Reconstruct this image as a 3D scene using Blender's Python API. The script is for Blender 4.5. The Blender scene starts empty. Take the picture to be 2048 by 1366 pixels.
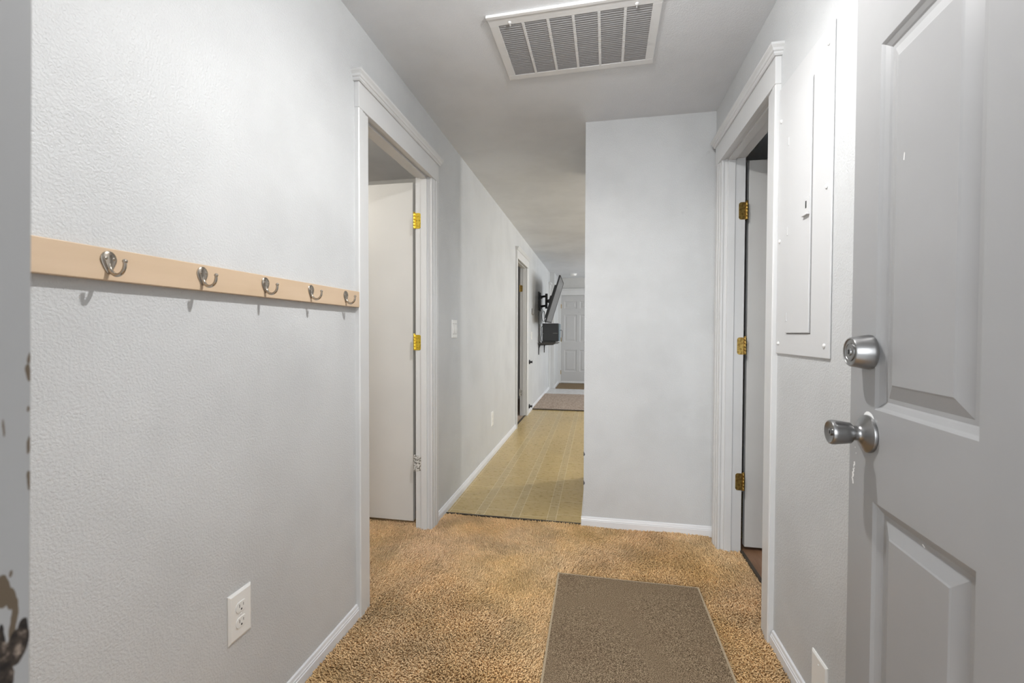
import bpy, bmesh, math, random
import numpy as np
from mathutils import Vector, Matrix
random.seed(7)
C = bpy.context.scene.collection
S = bpy.context.scene
PI = math.pi

# ------------------------------------------------------------------ camera
H = 1.13
f, yaw, pit, roll = 878.547, 0.188888, 0.02009, 0.002864
F = Vector((-math.sin(yaw)*math.cos(pit), math.cos(yaw)*math.cos(pit), -math.sin(pit)))
R = Vector((math.cos(yaw), math.sin(yaw), 0)); U = R.cross(F)
R2 = R*math.cos(roll)+U*math.sin(roll); U2 = R2.cross(F)
cam = bpy.data.cameras.new('camera'); co = bpy.data.objects.new('camera', cam); C.objects.link(co)
M = Matrix.Identity(4)
for i in range(3):
    M[i][0] = R2[i]; M[i][1] = U2[i]; M[i][2] = -F[i]
M[2][3] = H
co.matrix_world = M
cam.sensor_width = 36; cam.lens = f/2048*36; cam.clip_start = .02
cam.dof.use_dof = True; cam.dof.focus_distance = 2.6; cam.dof.aperture_fstop = 6.5
S.camera = co
# ------------------------------------------------------------------ colour management, world, lights
S.view_settings.view_transform = 'Standard'; S.view_settings.look = 'None'
S.view_settings.exposure = .38; S.view_settings.gamma = 1
S.view_settings.use_curve_mapping = False
w = bpy.data.worlds.new('world'); S.world = w; w.use_nodes = True
w.node_tree.nodes['Background'].inputs[0].default_value = (.93, .96, 1, 1)
w.node_tree.nodes['Background'].inputs[1].default_value = .75

def area(name, loc, rot, sx, sy, e, col=(1, 1, 1)):
    l = bpy.data.lights.new(name, 'AREA'); l.shape = 'RECTANGLE'; l.size = sx; l.size_y = sy
    l.energy = e; l.color = col
    o = bpy.data.objects.new(name, l); C.objects.link(o); o.location = loc; o.rotation_euler = rot; return o
def point(name, loc, e, r, col=(1, 1, 1)):
    l = bpy.data.lights.new(name, 'POINT'); l.energy = e; l.shadow_soft_size = r; l.color = col
    o = bpy.data.objects.new(name, l); C.objects.link(o); o.location = loc; return o
area('outdoor_fill', (.25, -4.2, 2.0), (PI/2, 0, 0), 4.5, 3.2, 215, (.95, .975, 1))  # added fill panel outside the doorway, brightens the middle wall and carpet
sl = bpy.data.lights.new('entry_lamp_light', 'SPOT'); sl.energy = 37; sl.shadow_soft_size = .022; sl.color = (1, .985, .97)
sl.spot_size = math.radians(178); sl.spot_blend = .85
so = bpy.data.objects.new('entry_lamp_light', sl); C.objects.link(so); so.location = (-.02, 1.12, 2.235)
point('entry_lamp_glow', (-.02, 1.12, 2.235), 14, .022, (1, .99, .98))
point('kitchen_bulb_light', (1.75, 4.55, 2.2), 66, .09, (1, .97, .93))
area('window_daylight', (3.5, 7.2, 1.5), (0, PI/2, 0), 1.2, 1.8, 46, (.93, .97, 1))
area('window_daylight', (3.5, 9.0, 1.5), (0, PI/2, 0), 1.2, .9, 24, (.93, .97, 1))
point('bedroom_bulb_light', (-2.1, 1.6, 2.1), 24, .08, (1, .95, .86))
area('bath_fill', (1.7, .35, .9), (-PI/2, 0, 0), .6, .6, 9, (.85, .92, 1))  # added fill for the open right door; this room has no window
point('back_bedroom_bulb_light', (-2.2, 5.0, 2.1), 9, .08, (1, .96, .9))

# ------------------------------------------------------------------ helpers
def tagd(o, label=None, cat=None, group=None, kind=None):
    if label: o['label'] = label
    if cat: o['category'] = cat
    if group: o['group'] = group
    if kind: o['kind'] = kind
    return o
def obj(name, bm, mat, parent=None, smooth=False, local=False, bevel=0):
    """ONE mesh object; geometry is in world coordinates unless local."""
    if parent is not None and not local:
        off = Vector((0, 0, 0)); p = parent
        while p is not None: off += p.location; p = p.parent
        bmesh.ops.translate(bm, verts=bm.verts, vec=-off)
    bmesh.ops.recalc_face_normals(bm, faces=bm.faces)
    me = bpy.data.meshes.new(name); bm.to_mesh(me); bm.free()
    if smooth:
        for p in me.polygons: p.use_smooth = True
    for m_ in (mat if isinstance(mat, (list, tuple)) else [mat]): me.materials.append(m_)
    o = bpy.data.objects.new(name, me); C.objects.link(o)
    if parent is not None: o.parent = parent
    if bevel:
        b = o.modifiers.new('bevel', 'BEVEL'); b.width = bevel; b.segments = 2; b.limit_method = 'ANGLE'; b.angle_limit = .6
    if smooth or bevel:
        try:
            me.set_sharp_from_angle(angle=.7) if smooth else None
        except Exception: pass
    return o
def thing(name, loc, label, cat, group=None, rot=(0, 0, 0)):
    o = bpy.data.objects.new(name, None); C.objects.link(o); o.location = loc; o.rotation_euler = rot
    o.empty_display_size = .05
    return tagd(o, label, cat, group)
def struct(name, bm, mat, parent=None, label=None, **k):
    o = obj(name, bm, mat, parent, **k)
    if parent is None: o['kind'] = 'structure'
    if label: o['label'] = label
    return o
def sthing(name, loc, label=None, rot=(0, 0, 0)):
    o = bpy.data.objects.new(name, None); C.objects.link(o); o.location = loc; o.rotation_euler = rot
    o['kind'] = 'structure'
    if label: o['label'] = label
    return o
def B(): return bmesh.new()
def box(bm, x0, x1, y0, y1, z0, z1, mi=0):
    v = [bm.verts.new(p) for p in ((x0,y0,z0),(x1,y0,z0),(x1,y1,z0),(x0,y1,z0),(x0,y0,z1),(x1,y0,z1),(x1,y1,z1),(x0,y1,z1))]
    for q in ((0,3,2,1),(4,5,6,7),(0,1,5,4),(1,2,6,5),(2,3,7,6),(3,0,4,7)):
        fc = bm.faces.new([v[i] for i in q]); fc.material_index = mi
    return bm
def prism(bm, prof, axis, a0, a1, mi=0):
    """profile (list of 2D points) extruded along axis; 'x': (y,z), 'y': (x,z), 'z': (x,y)"""
    def pt(p, t):
        return {'x': (t, p[0], p[1]), 'y': (p[0], t, p[1]), 'z': (p[0], p[1], t)}[axis]
    A = [bm.verts.new(pt(p, a0)) for p in prof]; D = [bm.verts.new(pt(p, a1)) for p in prof]
    n = len(prof)
    for i in range(n):
        bm.faces.new((A[i], A[(i+1) % n], D[(i+1) % n], D[i])).material_index = mi
    bm.faces.new(A[::-1]).material_index = mi; bm.faces.new(D).material_index = mi
    return bm
def frame_of(d):
    d = Vector(d).normalized(); a = Vector((0, 0, 1)) if abs(d.z) < .9 else Vector((1, 0, 0))
    u = d.cross(a).normalized(); return d, u, d.cross(u)
def lathe(bm, prof, org, d, n=32, sx=1, sy=1):
    """profile of (t along d, radius) about the axis d"""
    d, u, v = frame_of(d); org = Vector(org); rings = []
    for t, r in prof:
        if r < 1e-6: rings.append([bm.verts.new(org+d*t)])
        else: rings.append([bm.verts.new(org+d*t+(u*math.cos(2*PI*i/n)*sx+v*math.sin(2*PI*i/n)*sy)*r) for i in range(n)])
    for a, b in zip(rings, rings[1:]):
        for i in range(n):
            j = (i+1) % n
            if len(a) == 1 and len(b) == 1: continue
            if len(a) == 1: bm.faces.new((a[0], b[i], b[j]))
            elif len(b) == 1: bm.faces.new((a[i], b[0], a[j]))
            else: bm.faces.new((a[i], b[i], b[j], a[j]))
    return bm
def tube(bm, pts, rad, n=10):
    pts = [Vector(p) for p in pts]; k = len(pts)
    rad = rad if isinstance(rad, (list, tuple)) else [rad]*k
    rings = []; pu = None
    for i, p in enumerate(pts):
        d = (pts[min(i+1, k-1)]-pts[max(i-1, 0)]).normalized()
        if pu is None: _, u, v = frame_of(d)
        else: u = (pu-d*pu.dot(d)).normalized(); v = d.cross(u)
        pu = u
        rings.append([bm.verts.new(p+(u*math.cos(2*PI*j/n)+v*math.sin(2*PI*j/n))*rad[i]) for j in range(n)])
    for a, b in zip(rings, rings[1:]):
        for i in range(n): bm.faces.new((a[i], a[(i+1) % n], b[(i+1) % n], b[i]))
    bm.faces.new(rings[0][::-1]); bm.faces.new(rings[-1])
    return bm
def ball(bm, c, r, s=(1, 1, 1), n=16):
    bmesh.ops.create_uvsphere(bm, u_segments=n, v_segments=n//2, radius=r,
        matrix=Matrix.Translation(c) @ Matrix.Diagonal((*s, 1)))
    return bm
def smoothpath(pts, n=6):
    pts = [Vector(p) for p in pts]; out = []
    P = [pts[0]]+pts+[pts[-1]]
    for i in range(1, len(P)-2):
        for k in range(n):
            t = k/n; a, b, c, d = P[i-1], P[i], P[i+1], P[i+2]
            out.append(.5*((2*b)+(c-a)*t+(2*a-5*b+4*c-d)*t*t+(3*b-a-3*c+d)*t**3))
    out.append(pts[-1]); return out

# ------------------------------------------------------------------ materials
class NT:
    def __init__(s, name):
        s.m = bpy.data.materials.new(name); s.m.use_nodes = True; s.t = s.m.node_tree
        s.b = s.t.nodes['Principled BSDF']; s.out = s.t.nodes['Material Output']
    def n(s, typ, **k):
        nd = s.t.nodes.new(typ)
        for a, v in k.items():
            if isinstance(v, tuple) and a == 'inp':
                pass
            setattr(nd, a, v)
        return nd
    def l(s, a, b): s.t.links.new(a, b)
    def coord(s, scale=None):
        tc = s.n('ShaderNodeTexCoord'); o = tc.outputs['Object']
        if scale:
            mp = s.n('ShaderNodeMapping'); mp.inputs['Scale'].default_value = scale; s.l(o, mp.inputs[0]); o = mp.outputs[0]
        return o
    def noise(s, co, scale, detail=2, rough=.5, dist=0):
        nd = s.n('ShaderNodeTexNoise'); nd.inputs['Scale'].default_value = scale; nd.inputs['Detail'].default_value = detail
        nd.inputs['Roughness'].default_value = rough; nd.inputs['Distortion'].default_value = dist
        s.l(co, nd.inputs['Vector']); return nd.outputs['Fac']
    def ramp(s, fac, stops):
        r = s.n('ShaderNodeValToRGB'); e = r.color_ramp.elements
        while len(e) < len(stops): e.new(.5)
        for x, (p, c) in zip(e, stops):
            x.position = p; x.color = (*c, 1) if isinstance(c, tuple) else (c, c, c, 1)
        s.l(fac, r.inputs[0]); return r.outputs[0]
    def mix(s, fac, a, b, mode='MIX'):
        m = s.n('ShaderNodeMix', data_type='RGBA', blend_type=mode)
        for i, v in ((0, fac), (6, a), (7, b)):
            if isinstance(v, (int, float)): m.inputs[i].default_value = v
            elif isinstance(v, tuple): m.inputs[i].default_value = (*v, 1)
            else: s.l(v, m.inputs[i])
        return m.outputs[2]
    def math(s, op, a, b=0, c=None):
        m = s.n('ShaderNodeMath', operation=op)
        for i, v in enumerate((a, b) if c is None else (a, b, c)):
            if isinstance(v, (int, float)): m.inputs[i].default_value = v
            else: s.l(v, m.inputs[i])
        return m.outputs[0]
    def bump(s, h, strength=.3, dist=.002, prev=None):
        b = s.n('ShaderNodeBump'); b.inputs['Strength'].default_value = strength; b.inputs['Distance'].default_value = dist
        s.l(h, b.inputs['Height'])
        if prev is not None: s.l(prev, b.inputs['Normal'])
        return b.outputs[0]
    def set(s, col=None, rough=None, metal=None, normal=None, spec=None):
        for k, v in (('Base Color', col), ('Roughness', rough), ('Metallic', metal), ('Normal', normal), ('Specular IOR Level', spec)):
            if v is None: continue
            if isinstance(v, (int, float)): s.b.inputs[k].default_value = v
            elif isinstance(v, tuple): s.b.inputs[k].default_value = (*v, 1)
            else: s.l(v, s.b.inputs[k])
        return s.m
def simple(name, col, rough=.5, metal=0, spec=.5):
    return NT(name).set(col, rough, metal, None, spec)

def mat_wall(name, base, bumpy=.55, smudge=.06, spots=True):
    t = NT(name); co = t.coord()
    a = t.noise(co, 195, 3, .5); b = t.noise(co, 450, 2, .5)
    h = t.math('ADD', t.ramp(a, [(.38, 0.), (.62, 1.)]), t.math('MULTIPLY', b, .5))
    s1 = t.ramp(t.noise(co, 2.3, 3, .6), [(.42, 0.), (.75, 1.)])
    dark = tuple(c*(1-smudge*2) for c in base)
    col = t.mix(s1, base, dark)
    if spots:
        s2 = t.ramp(t.noise(co, 14, 2, .5), [(.77, 0.), (.80, 1.)])
        col = t.mix(t.math('MULTIPLY', s2, .35), col, tuple(c*.75 for c in base))
    return t.set(col, .42, 0, t.bump(h, bumpy, .0009), .35)
WALL = mat_wall('wall_paint', (.60, .612, .618))
CEIL = mat_wall('ceiling_paint', (.735, .75, .77), .5, .06, False)
ROOMW = mat_wall('room_paint', (.58, .58, .57), .3)
def mat_trim(name, base, chip=.79, rough=.33):
    t = NT(name); co = t.coord((1, 1, .35))
    n1 = t.noise(co, 28, 4, .65)
    c = t.ramp(n1, [(chip, 0.), (chip+.015, 1.)])
    big = t.ramp(t.noise(t.coord(), 3, 2), [(.35, base), (.7, tuple(x*.95 for x in base))])
    col = t.mix(c, big, (.16, .13, .11))
    brush = t.noise(t.coord((60, 60, 3)), 3, 2)
    return t.set(col, rough, 0, t.bump(brush, .12, .0006), .45)
TRIM = mat_trim('trim_paint', (.66, .665, .665))
BASEB = mat_trim('baseboard_paint', (.76, .77, .79), .74)
DOORP = mat_trim('door_paint', (.64, .635, .615), .83, .4)
FDOOR = NT('front_door_paint')
co_ = FDOOR.coord(); n_ = FDOOR.noise(co_, 3.2, 3, .6)
sp = FDOOR.ramp(FDOOR.noise(FDOOR.coord((1, 1, .45)), 38, 2), [(.80, 0.), (.815, 1.)])
FDOOR = FDOOR.set(FDOOR.mix(sp, FDOOR.ramp(n_, [(.3, (.29, .292, .295)), (.75, (.315, .317, .32))]), (.85, .85, .85)), .38, 0,
                  FDOOR.bump(FDOOR.noise(co_, 420, 2), .08, .0004), .4)
BRASS = NT('worn_brass'); c_ = BRASS.coord()
BRASS = BRASS.set(BRASS.ramp(BRASS.noise(c_, 90, 3), [(.4, (.46, .31, .09)), (.62, (.26, .16, .05))]), .36, 1)
YBRASS = NT('bright_brass'); c_ = YBRASS.coord()
YBRASS = YBRASS.set(YBRASS.ramp(YBRASS.noise(c_, 110, 3), [(.5, (.98, .74, .10)), (.68, (.55, .34, .05))]), .3, .85)
PHINGE = NT('paint_spattered_hinge'); c_ = PHINGE.coord()
PHINGE = PHINGE.set(PHINGE.ramp(PHINGE.noise(c_, 120, 3), [(.48, (.66, .65, .62)), (.56, (.16, .15, .13))]), .45, 0)
STEEL = NT('brushed_nickel'); c_ = STEEL.coord()
STEEL = STEEL.set((.30, .30, .30), .30, 1)
HOOKM = NT('polished_nickel').set((.46, .41, .35), .17, 1)
BLACK = simple('black_plastic', (.012, .012, .014), .45)
DBOX = NT('black_steel_case'); DBOX = DBOX.set((.018, .02, .023), .35, 0, None, .5)
DARKHOLE = simple('dark_slot', (.02, .02, .02), .8)
WPLAST = simple('white_plastic', (.82, .82, .80), .3)
WPAINTM = simple('painted_white_metal', (.74, .74, .735), .35)
PANELM = simple('panel_paint', (.62, .625, .63), .36)
GREYP = simple('grey_plastic', (.32, .31, .29), .4)
SCREEN = simple('tv_screen', (.03, .03, .032), .16, 0, .9)
VENTDARK = simple('vent_dark_interior', (.10, .10, .10), .9)
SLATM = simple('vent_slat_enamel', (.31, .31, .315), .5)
def mat_board():
    t = NT('tan_painted_board'); co = t.coord((1, .12, 1))
    return t.set(t.ramp(t.noise(co, 22, 4), [(.3, (.56, .42, .285)), (.7, (.62, .475, .335))]), .42, 0, t.bump(t.noise(co, 90, 3), .1, .0005), .35)
TAN = mat_board()

def mat_carpet(name, tufts=True):
    t = NT(name); co = t.coord()
    big = t.ramp(t.noise(co, 1.7, 3, .6), [(.34, (.93, .62, .29)), (.5, (.97, .68, .37)), (.66, (.98, .72, .44))])
    red = t.ramp(t.noise(t.coord((1.3, 1, 1)), 1.1, 2), [(.45, 0.), (.7, 1.)])
    col = t.mix(t.math('MULTIPLY', red, .45), big, (.95, .64, .44))
    patch = t.ramp(t.noise(co, 5, 3, .6), [(.4, 1.), (.66, .74)])
    col = t.mix(1., col, patch, 'MULTIPLY')
    fine = t.ramp(t.noise(co, 330, 2), [(.3, .72), (.6, 1.1)])
    col = t.mix(1., col, fine, 'MULTIPLY')
    return t.set(col, 1., 0, None if tufts else t.bump(t.noise(co, 160, 3, .6), .9, .006), .0)
CARPET = mat_carpet('tan_carpet_pile')
CARPETB = simple('carpet_backing', (.60, .38, .19), .95)
def mat_farcarpet():
    t = NT('beige_speckled_carpet'); co = t.coord()
    v = t.noise(co, 46, 3, .7)
    return t.set(t.ramp(v, [(.3, (.20, .15, .115)), (.5, (.40, .32, .26)), (.7, (.60, .50, .42))]), .9, 0, t.bump(t.noise(co, 60, 3), .8, .01), .1)
FCARPET = mat_farcarpet()
def mat_mat():
    t = NT('grey_brown_mat'); co = t.coord()
    v = t.noise(co, 430, 2, .8); g = t.ramp(v, [(.38, (.045, .029, .016)), (.5, (.225, .155, .092)), (.62, (.64, .50, .34))])
    st = t.ramp(t.noise(co, 4.5, 3, .6), [(.5, 0.), (.8, 1.)])
    g = t.mix(t.math('MULTIPLY', st, .3), g, (.20, .12, .075))
    return t.set(g, .9, 0, t.bump(v, 1., .004), .1)
MATM = mat_mat()
BIND = NT('mat_binding'); c_ = BIND.coord(); BIND = BIND.set((.42, .33, .22), .8, 0, BIND.bump(BIND.noise(c_, 500, 2), .5, .001))
def mat_dmat():
    t = NT('brown_doormat'); co = t.coord((1, 8, 1))
    return t.set(t.ramp(t.noise(co, 30, 3), [(.3, (.13, .085, .04)), (.7, (.24, .165, .085))]), .9)
DMAT = mat_dmat()
def mat_vinyl():
    """sheet vinyl: big squares and narrow bands with pale printed joint lines"""
    t = NT('tan_tile_vinyl'); co = t.coord()
    sx = t.n('ShaderNodeSeparateXYZ'); t.l(co, sx.inputs[0])
    PX, PY = .2232, .2232
    def fold(src, off, per):     # position within one repeat
        return t.math('MODULO', t.math('ADD', src, off), per)
    u = fold(sx.outputs[0], .735+PX*20, PX)
    # each second column is shifted by half a repeat
    colid = t.math('FLOOR', t.math('DIVIDE', t.math('ADD', sx.outputs[0], .735+PX*20), PX))
    sh = t.math('MULTIPLY', t.math('MODULO', colid, 2.), .055)
    v = fold(t.math('ADD', sx.outputs[1], sh), -2.72+PY*30, PY)
    def line(x, at, wd):
        return t.math('LESS_THAN', t.math('ABSOLUTE', t.math('SUBTRACT', x, at)), wd)
    lw = .0019
    l1 = line(u, .0025, lw); l2 = line(u, .0565, lw)
    wide = t.math('GREATER_THAN', u, .0565)
    l3 = t.math('MULTIPLY', line(v, .004, lw), wide)
    l4 = t.math('MULTIPLY', line(v, .13, lw), t.math('SUBTRACT', 1, wide))
    l5 = t.math('MULTIPLY', line(v, .185, lw), t.math('SUBTRACT', 1, wide))
    L = t.math('MAXIMUM', t.math('MAXIMUM', l1, l2), t.math('MAXIMUM', l3, t.math('MAXIMUM', l4, l5)))
    wn = t.noise(t.coord((1, 2.2, 1)), 26, 5, .7)
    base = t.ramp(wn, [(.25, (.45, .325, .13)), (.5, (.52, .38, .155)), (.75, (.58, .435, .19))])
    n2 = t.ramp(t.noise(co, 1.6, 3), [(.35, 1.), (.7, .84)])
    base = t.mix(1., base, n2, 'MULTIPLY')
    band = t.mix(t.math('MULTIPLY', t.math('SUBTRACT', 1, wide), .35), base, (.44, .35, .19))
    col = t.mix(t.math('MULTIPLY', L, .5), band, (.92, .82, .60))
    return t.set(col, t.ramp(wn, [(.3, .24), (.7, .36)]), 0, t.bump(t.math('SUBTRACT', 1, L), .25, .0008), .5)
VINYL = mat_vinyl()
def mat_plank():
    t = NT('brown_wood_look_floor'); co = t.coord((1, .16, 1))
    return t.set(t.ramp(t.noise(co, 16, 4, .6), [(.3, (.20, .10, .05)), (.7, (.38, .22, .13))]), .4)
PLANK = mat_plank()
GLAREFLOOR = NT('sun_glare_floor'); c_ = GLAREFLOOR.coord()
GLAREFLOOR = GLAREFLOOR.set(GLAREFLOOR.ramp(GLAREFLOOR.noise(c_, 11, 4, .6), [(.35, (.52, .50, .48)), (.7, (.70, .70, .72))]), .4)  # sun glare on the far floor, put into its colour as pale grey
STRIP = simple('dark_threshold_metal', (.07, .055, .04), .5, .3)

# chipped entry jamb: paint with exposed wood at fixed spots (y, z, ry, rz)
def mat_jamb():
    t = NT('chipped_jamb_paint'); co = t.n('ShaderNodeNewGeometry').outputs['Position']
    wob = t.n('ShaderNodeTexNoise'); wob.inputs['Scale'].default_value = 55; wob.inputs['Detail'].default_value = 3; t.l(co, wob.inputs['Vector'])
    sub = t.n('ShaderNodeVectorMath', operation='SUBTRACT'); t.l(wob.outputs['Color'], sub.inputs[0]); sub.inputs[1].default_value = (.5, .5, .5)
    scl = t.n('ShaderNodeVectorMath', operation='SCALE'); t.l(sub.outputs[0], scl.inputs[0]); scl.inputs['Scale'].default_value = .006
    add = t.n('ShaderNodeVectorMath', operation='ADD'); t.l(co, add.inputs[0]); t.l(scl.outputs[0], add.inputs[1])
    sp_ = t.n('ShaderNodeSeparateXYZ'); t.l(add.outputs[0], sp_.inputs[0])
    yy_ = t.math('SUBTRACT', sp_.outputs[1], t.math('MULTIPLY', t.math('SUBTRACT', sp_.outputs[2], 1.13), .018))
    def spots(lst, soft=.12):
        m = None
        for y, z, ry, rz in lst:
            dy = t.math('DIVIDE', t.math('SUBTRACT', yy_, y), ry); dz = t.math('DIVIDE', t.math('SUBTRACT', sp_.outputs[2], z), rz)
            d = t.math('ADD', t.math('MULTIPLY', dy, dy), t.math('MULTIPLY', dz, dz))
            q = t.math('LESS_THAN', d, 1.)
            m = q if m is None else t.math('MAXIMUM', m, q)
        return m
    brown = spots([(.2075, .968, .0040, .010), (.2112, .962, .0022, .007), (.2133, .950, .0016, .012), (.2125, .938, .0016, .008), (.2205, 1.113, .0012, .004), (.2205, 1.103, .0015, .006),
                   (.2205, 1.080, .0009, .002), (.2205, 1.056, .0012, .005), (.2208, 1.034, .0016, .007), (.2118, .977, .0008, .0022), (.2080, 1.07, .0006, .006)])
    black = spots([(.2180, .936, .0030, .010), (.2150, .930, .0045, .011), (.2110, .920, .0030, .016), (.2070, .928, .0030, .020)])
    c = t.mix(brown, (.30, .30, .298), (.10, .075, .05))
    woody = t.ramp(t.noise(co, 140, 4, .7), [(.44, (.008, .007, .007)), (.58, (.04, .03, .024)), (.72, (.26, .21, .17))])
    c = t.mix(black, c, woody)
    return t.set(c, .45)
JAMBM = mat_jamb()

# ------------------------------------------------------------------ room shell
a, b, CH = .929, .643, 2.35
WT = .085; WTR = .100
YE0, YE1 = .085, .215           # entry wall
YM, YM2 = 2.605, 3.47           # middle wall (closet block)
XM = -.066
YF = 9.85
def wallX(bm, x0, x1, ys, y0, y1, top=2.03):
    """wall slab along Y with door openings ys = [(ya, yb), ...]"""
    cur = y0
    for ya, yb in ys:
        box(bm, x0, x1, cur, ya, -.05, CH); box(bm, x0, x1, ya, yb, top, CH); cur = yb
    box(bm, x0, x1, cur, y1, -.05, CH)
    return bm
D1 = (1.665, 2.37); D2 = (5.16, 5.90); D3 = (8.74, 9.50); DR = (1.82, 2.44)
G = .019
struct('wall_left', wallX(B(), -a-WT, -a, [(D1[0]-G, D1[1]+G), (D2[0]-G, D2[1]+G)], YE0, YF+.1), WALL)
struct('wall_right', wallX(B(), b, b+WTR, [(DR[0]-G, DR[1]+G)], YE0, YM), WALL)
bm = B(); box(bm, -a, -.38, YE0, YE1, -.05, CH); box(bm, .52, b, YE0, YE1, -.05, CH); box(bm, -.38, .52, YE0, YE1, 2.075, CH)
struct('wall_entry', bm, WALL)
struct('wall_left', box(B(), -a, -.835, 8.95, YF, -.05, CH), WALL, label='short jog of the left wall near the far door')
def chipped_block():
    bm = B(); box(bm, XM, b+WT, YM, YM2, -.05, CH); return bm
WM = struct('wall_middle', chipped_block(), WALL)
for z_, h_ in ((.417, .013), (.247, .014)):
    bm = B(); prism(bm, [(XM-.0012, z_-h_), (XM-.0012, z_+h_*1.3), (XM+.002, z_+h_*.8), (XM+.0055, z_+h_*.3), (XM+.0075, z_-h_*.1), (XM+.005, z_-h_*.6)], 'y', YM-.0008, YM+.004)
    obj('plaster_chip', bm, simple('broken_plaster', (.09, .09, .10), .9), WM)
struct('wall_far', box(B(), -a, 3.7, YF, YF+.1, -.05, CH), ROOMW)
bm = B()
x0, x1 = 3.6, 3.7
box(bm, x0, x1, YM2, 6.2, -.05, CH); box(bm, x0, x1, 6.2, 8.2, -.05, .8); box(bm, x0, x1, 6.2, 8.2, 2.15, CH)
box(bm, x0, x1, 8.2, 8.5, -.05, CH); box(bm, x0, x1, 8.5, 9.5, -.05, .8); box(bm, x0, x1, 8.5, 9.5, 2.15, CH); box(bm, x0, x1, 9.5, YF, -.05, CH)
struct('wall_east', bm, ROOMW)
# side rooms
struct('wall_bath', box(box(box(B(), 3.6, 3.7, .1, YM2, -.05, CH), b+WTR, 3.7, 0, .1, -.05, CH), b+WTR, 3.6, YM2-.1, YM2, -.05, CH), ROOMW)
bm = B(); box(bm, -3.7, -3.6, .085, YF+.1, -.05, CH); box(bm, -3.6, -a-WT, 0, .1, -.05, CH); box(bm, -3.6, -a-WT, 3.3, 3.4, -.05, CH)
box(bm, -3.6, -a-WT, 7.4, 7.5, -.05, CH); box(bm, -3.6, -a-WT, YF, YF+.1, -.05, CH)
struct('wall_bedrooms', bm, ROOMW)
bm = B()
box(bm, -3.7, 3.7, -.0, YF+.1, CH, CH+.1)
struct('ceiling', bm, CEIL)
# floors
struct('floor', box(B(), -3.7, .752, .085, 2.612, -.05, -.012), CARPETB, label='brown carpet backing of the entry hall')
struct('floor', box(B(), -a-WT+.04, 3.7, 2.612, 6.41, -.05, -.002), VINYL, label='tan tile-patterned sheet vinyl of the kitchen')
bm = B(); box(bm, .752, 3.7, 0, 2.612, -.05, -.006)
struct('floor', bm, PLANK, label='brown wood-look floor in the room to the right')
bm = B(); box(bm, -3.7, -a-WT+.04, 2.612, YF+.1, -.05, -.002)
struct('floor', bm, FCARPET, label='beige carpet in the rooms off the kitchen')
struct('floor', box(B(), -a-WT+.04, 3.7, 6.41, 8.05, -.05, .012), FCARPET, label='speckled brown carpet beyond the kitchen')
struct('floor', box(B(), -a-WT+.04, 3.7, 8.05, YF+.1, -.05, .0), GLAREFLOOR, label='floor near the far door, coloured pale for sun glare')
struct('floor', box(B(), -.9, .9, -1.6, .085, -.2, -.03), simple('porch_concrete', (.78, .77, .75), .9), label='porch slab outside the entry')
# threshold strips
struct('trim_1', box(B(), -a+.012, XM-.01, 2.607, 2.618, -.006, .001), STRIP, label='thin dark seam strip between carpet and vinyl')
struct('trim_2', box(B(), .742, .756, DR[0], DR[1], -.006, .004), STRIP, label='dark seam strip under the right doorway')
struct('trim_3', box(B(), -a+.012, XM+1, 6.395, 6.415, -.006, .013), STRIP, label='dark edge strip between vinyl and speckled carpet')
struct('trim_4', box(B(), -a-.03, -a-.008, D2[0], D2[1], -.006, .005), STRIP, label='dark seam strip under the kitchen doorway')

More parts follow.
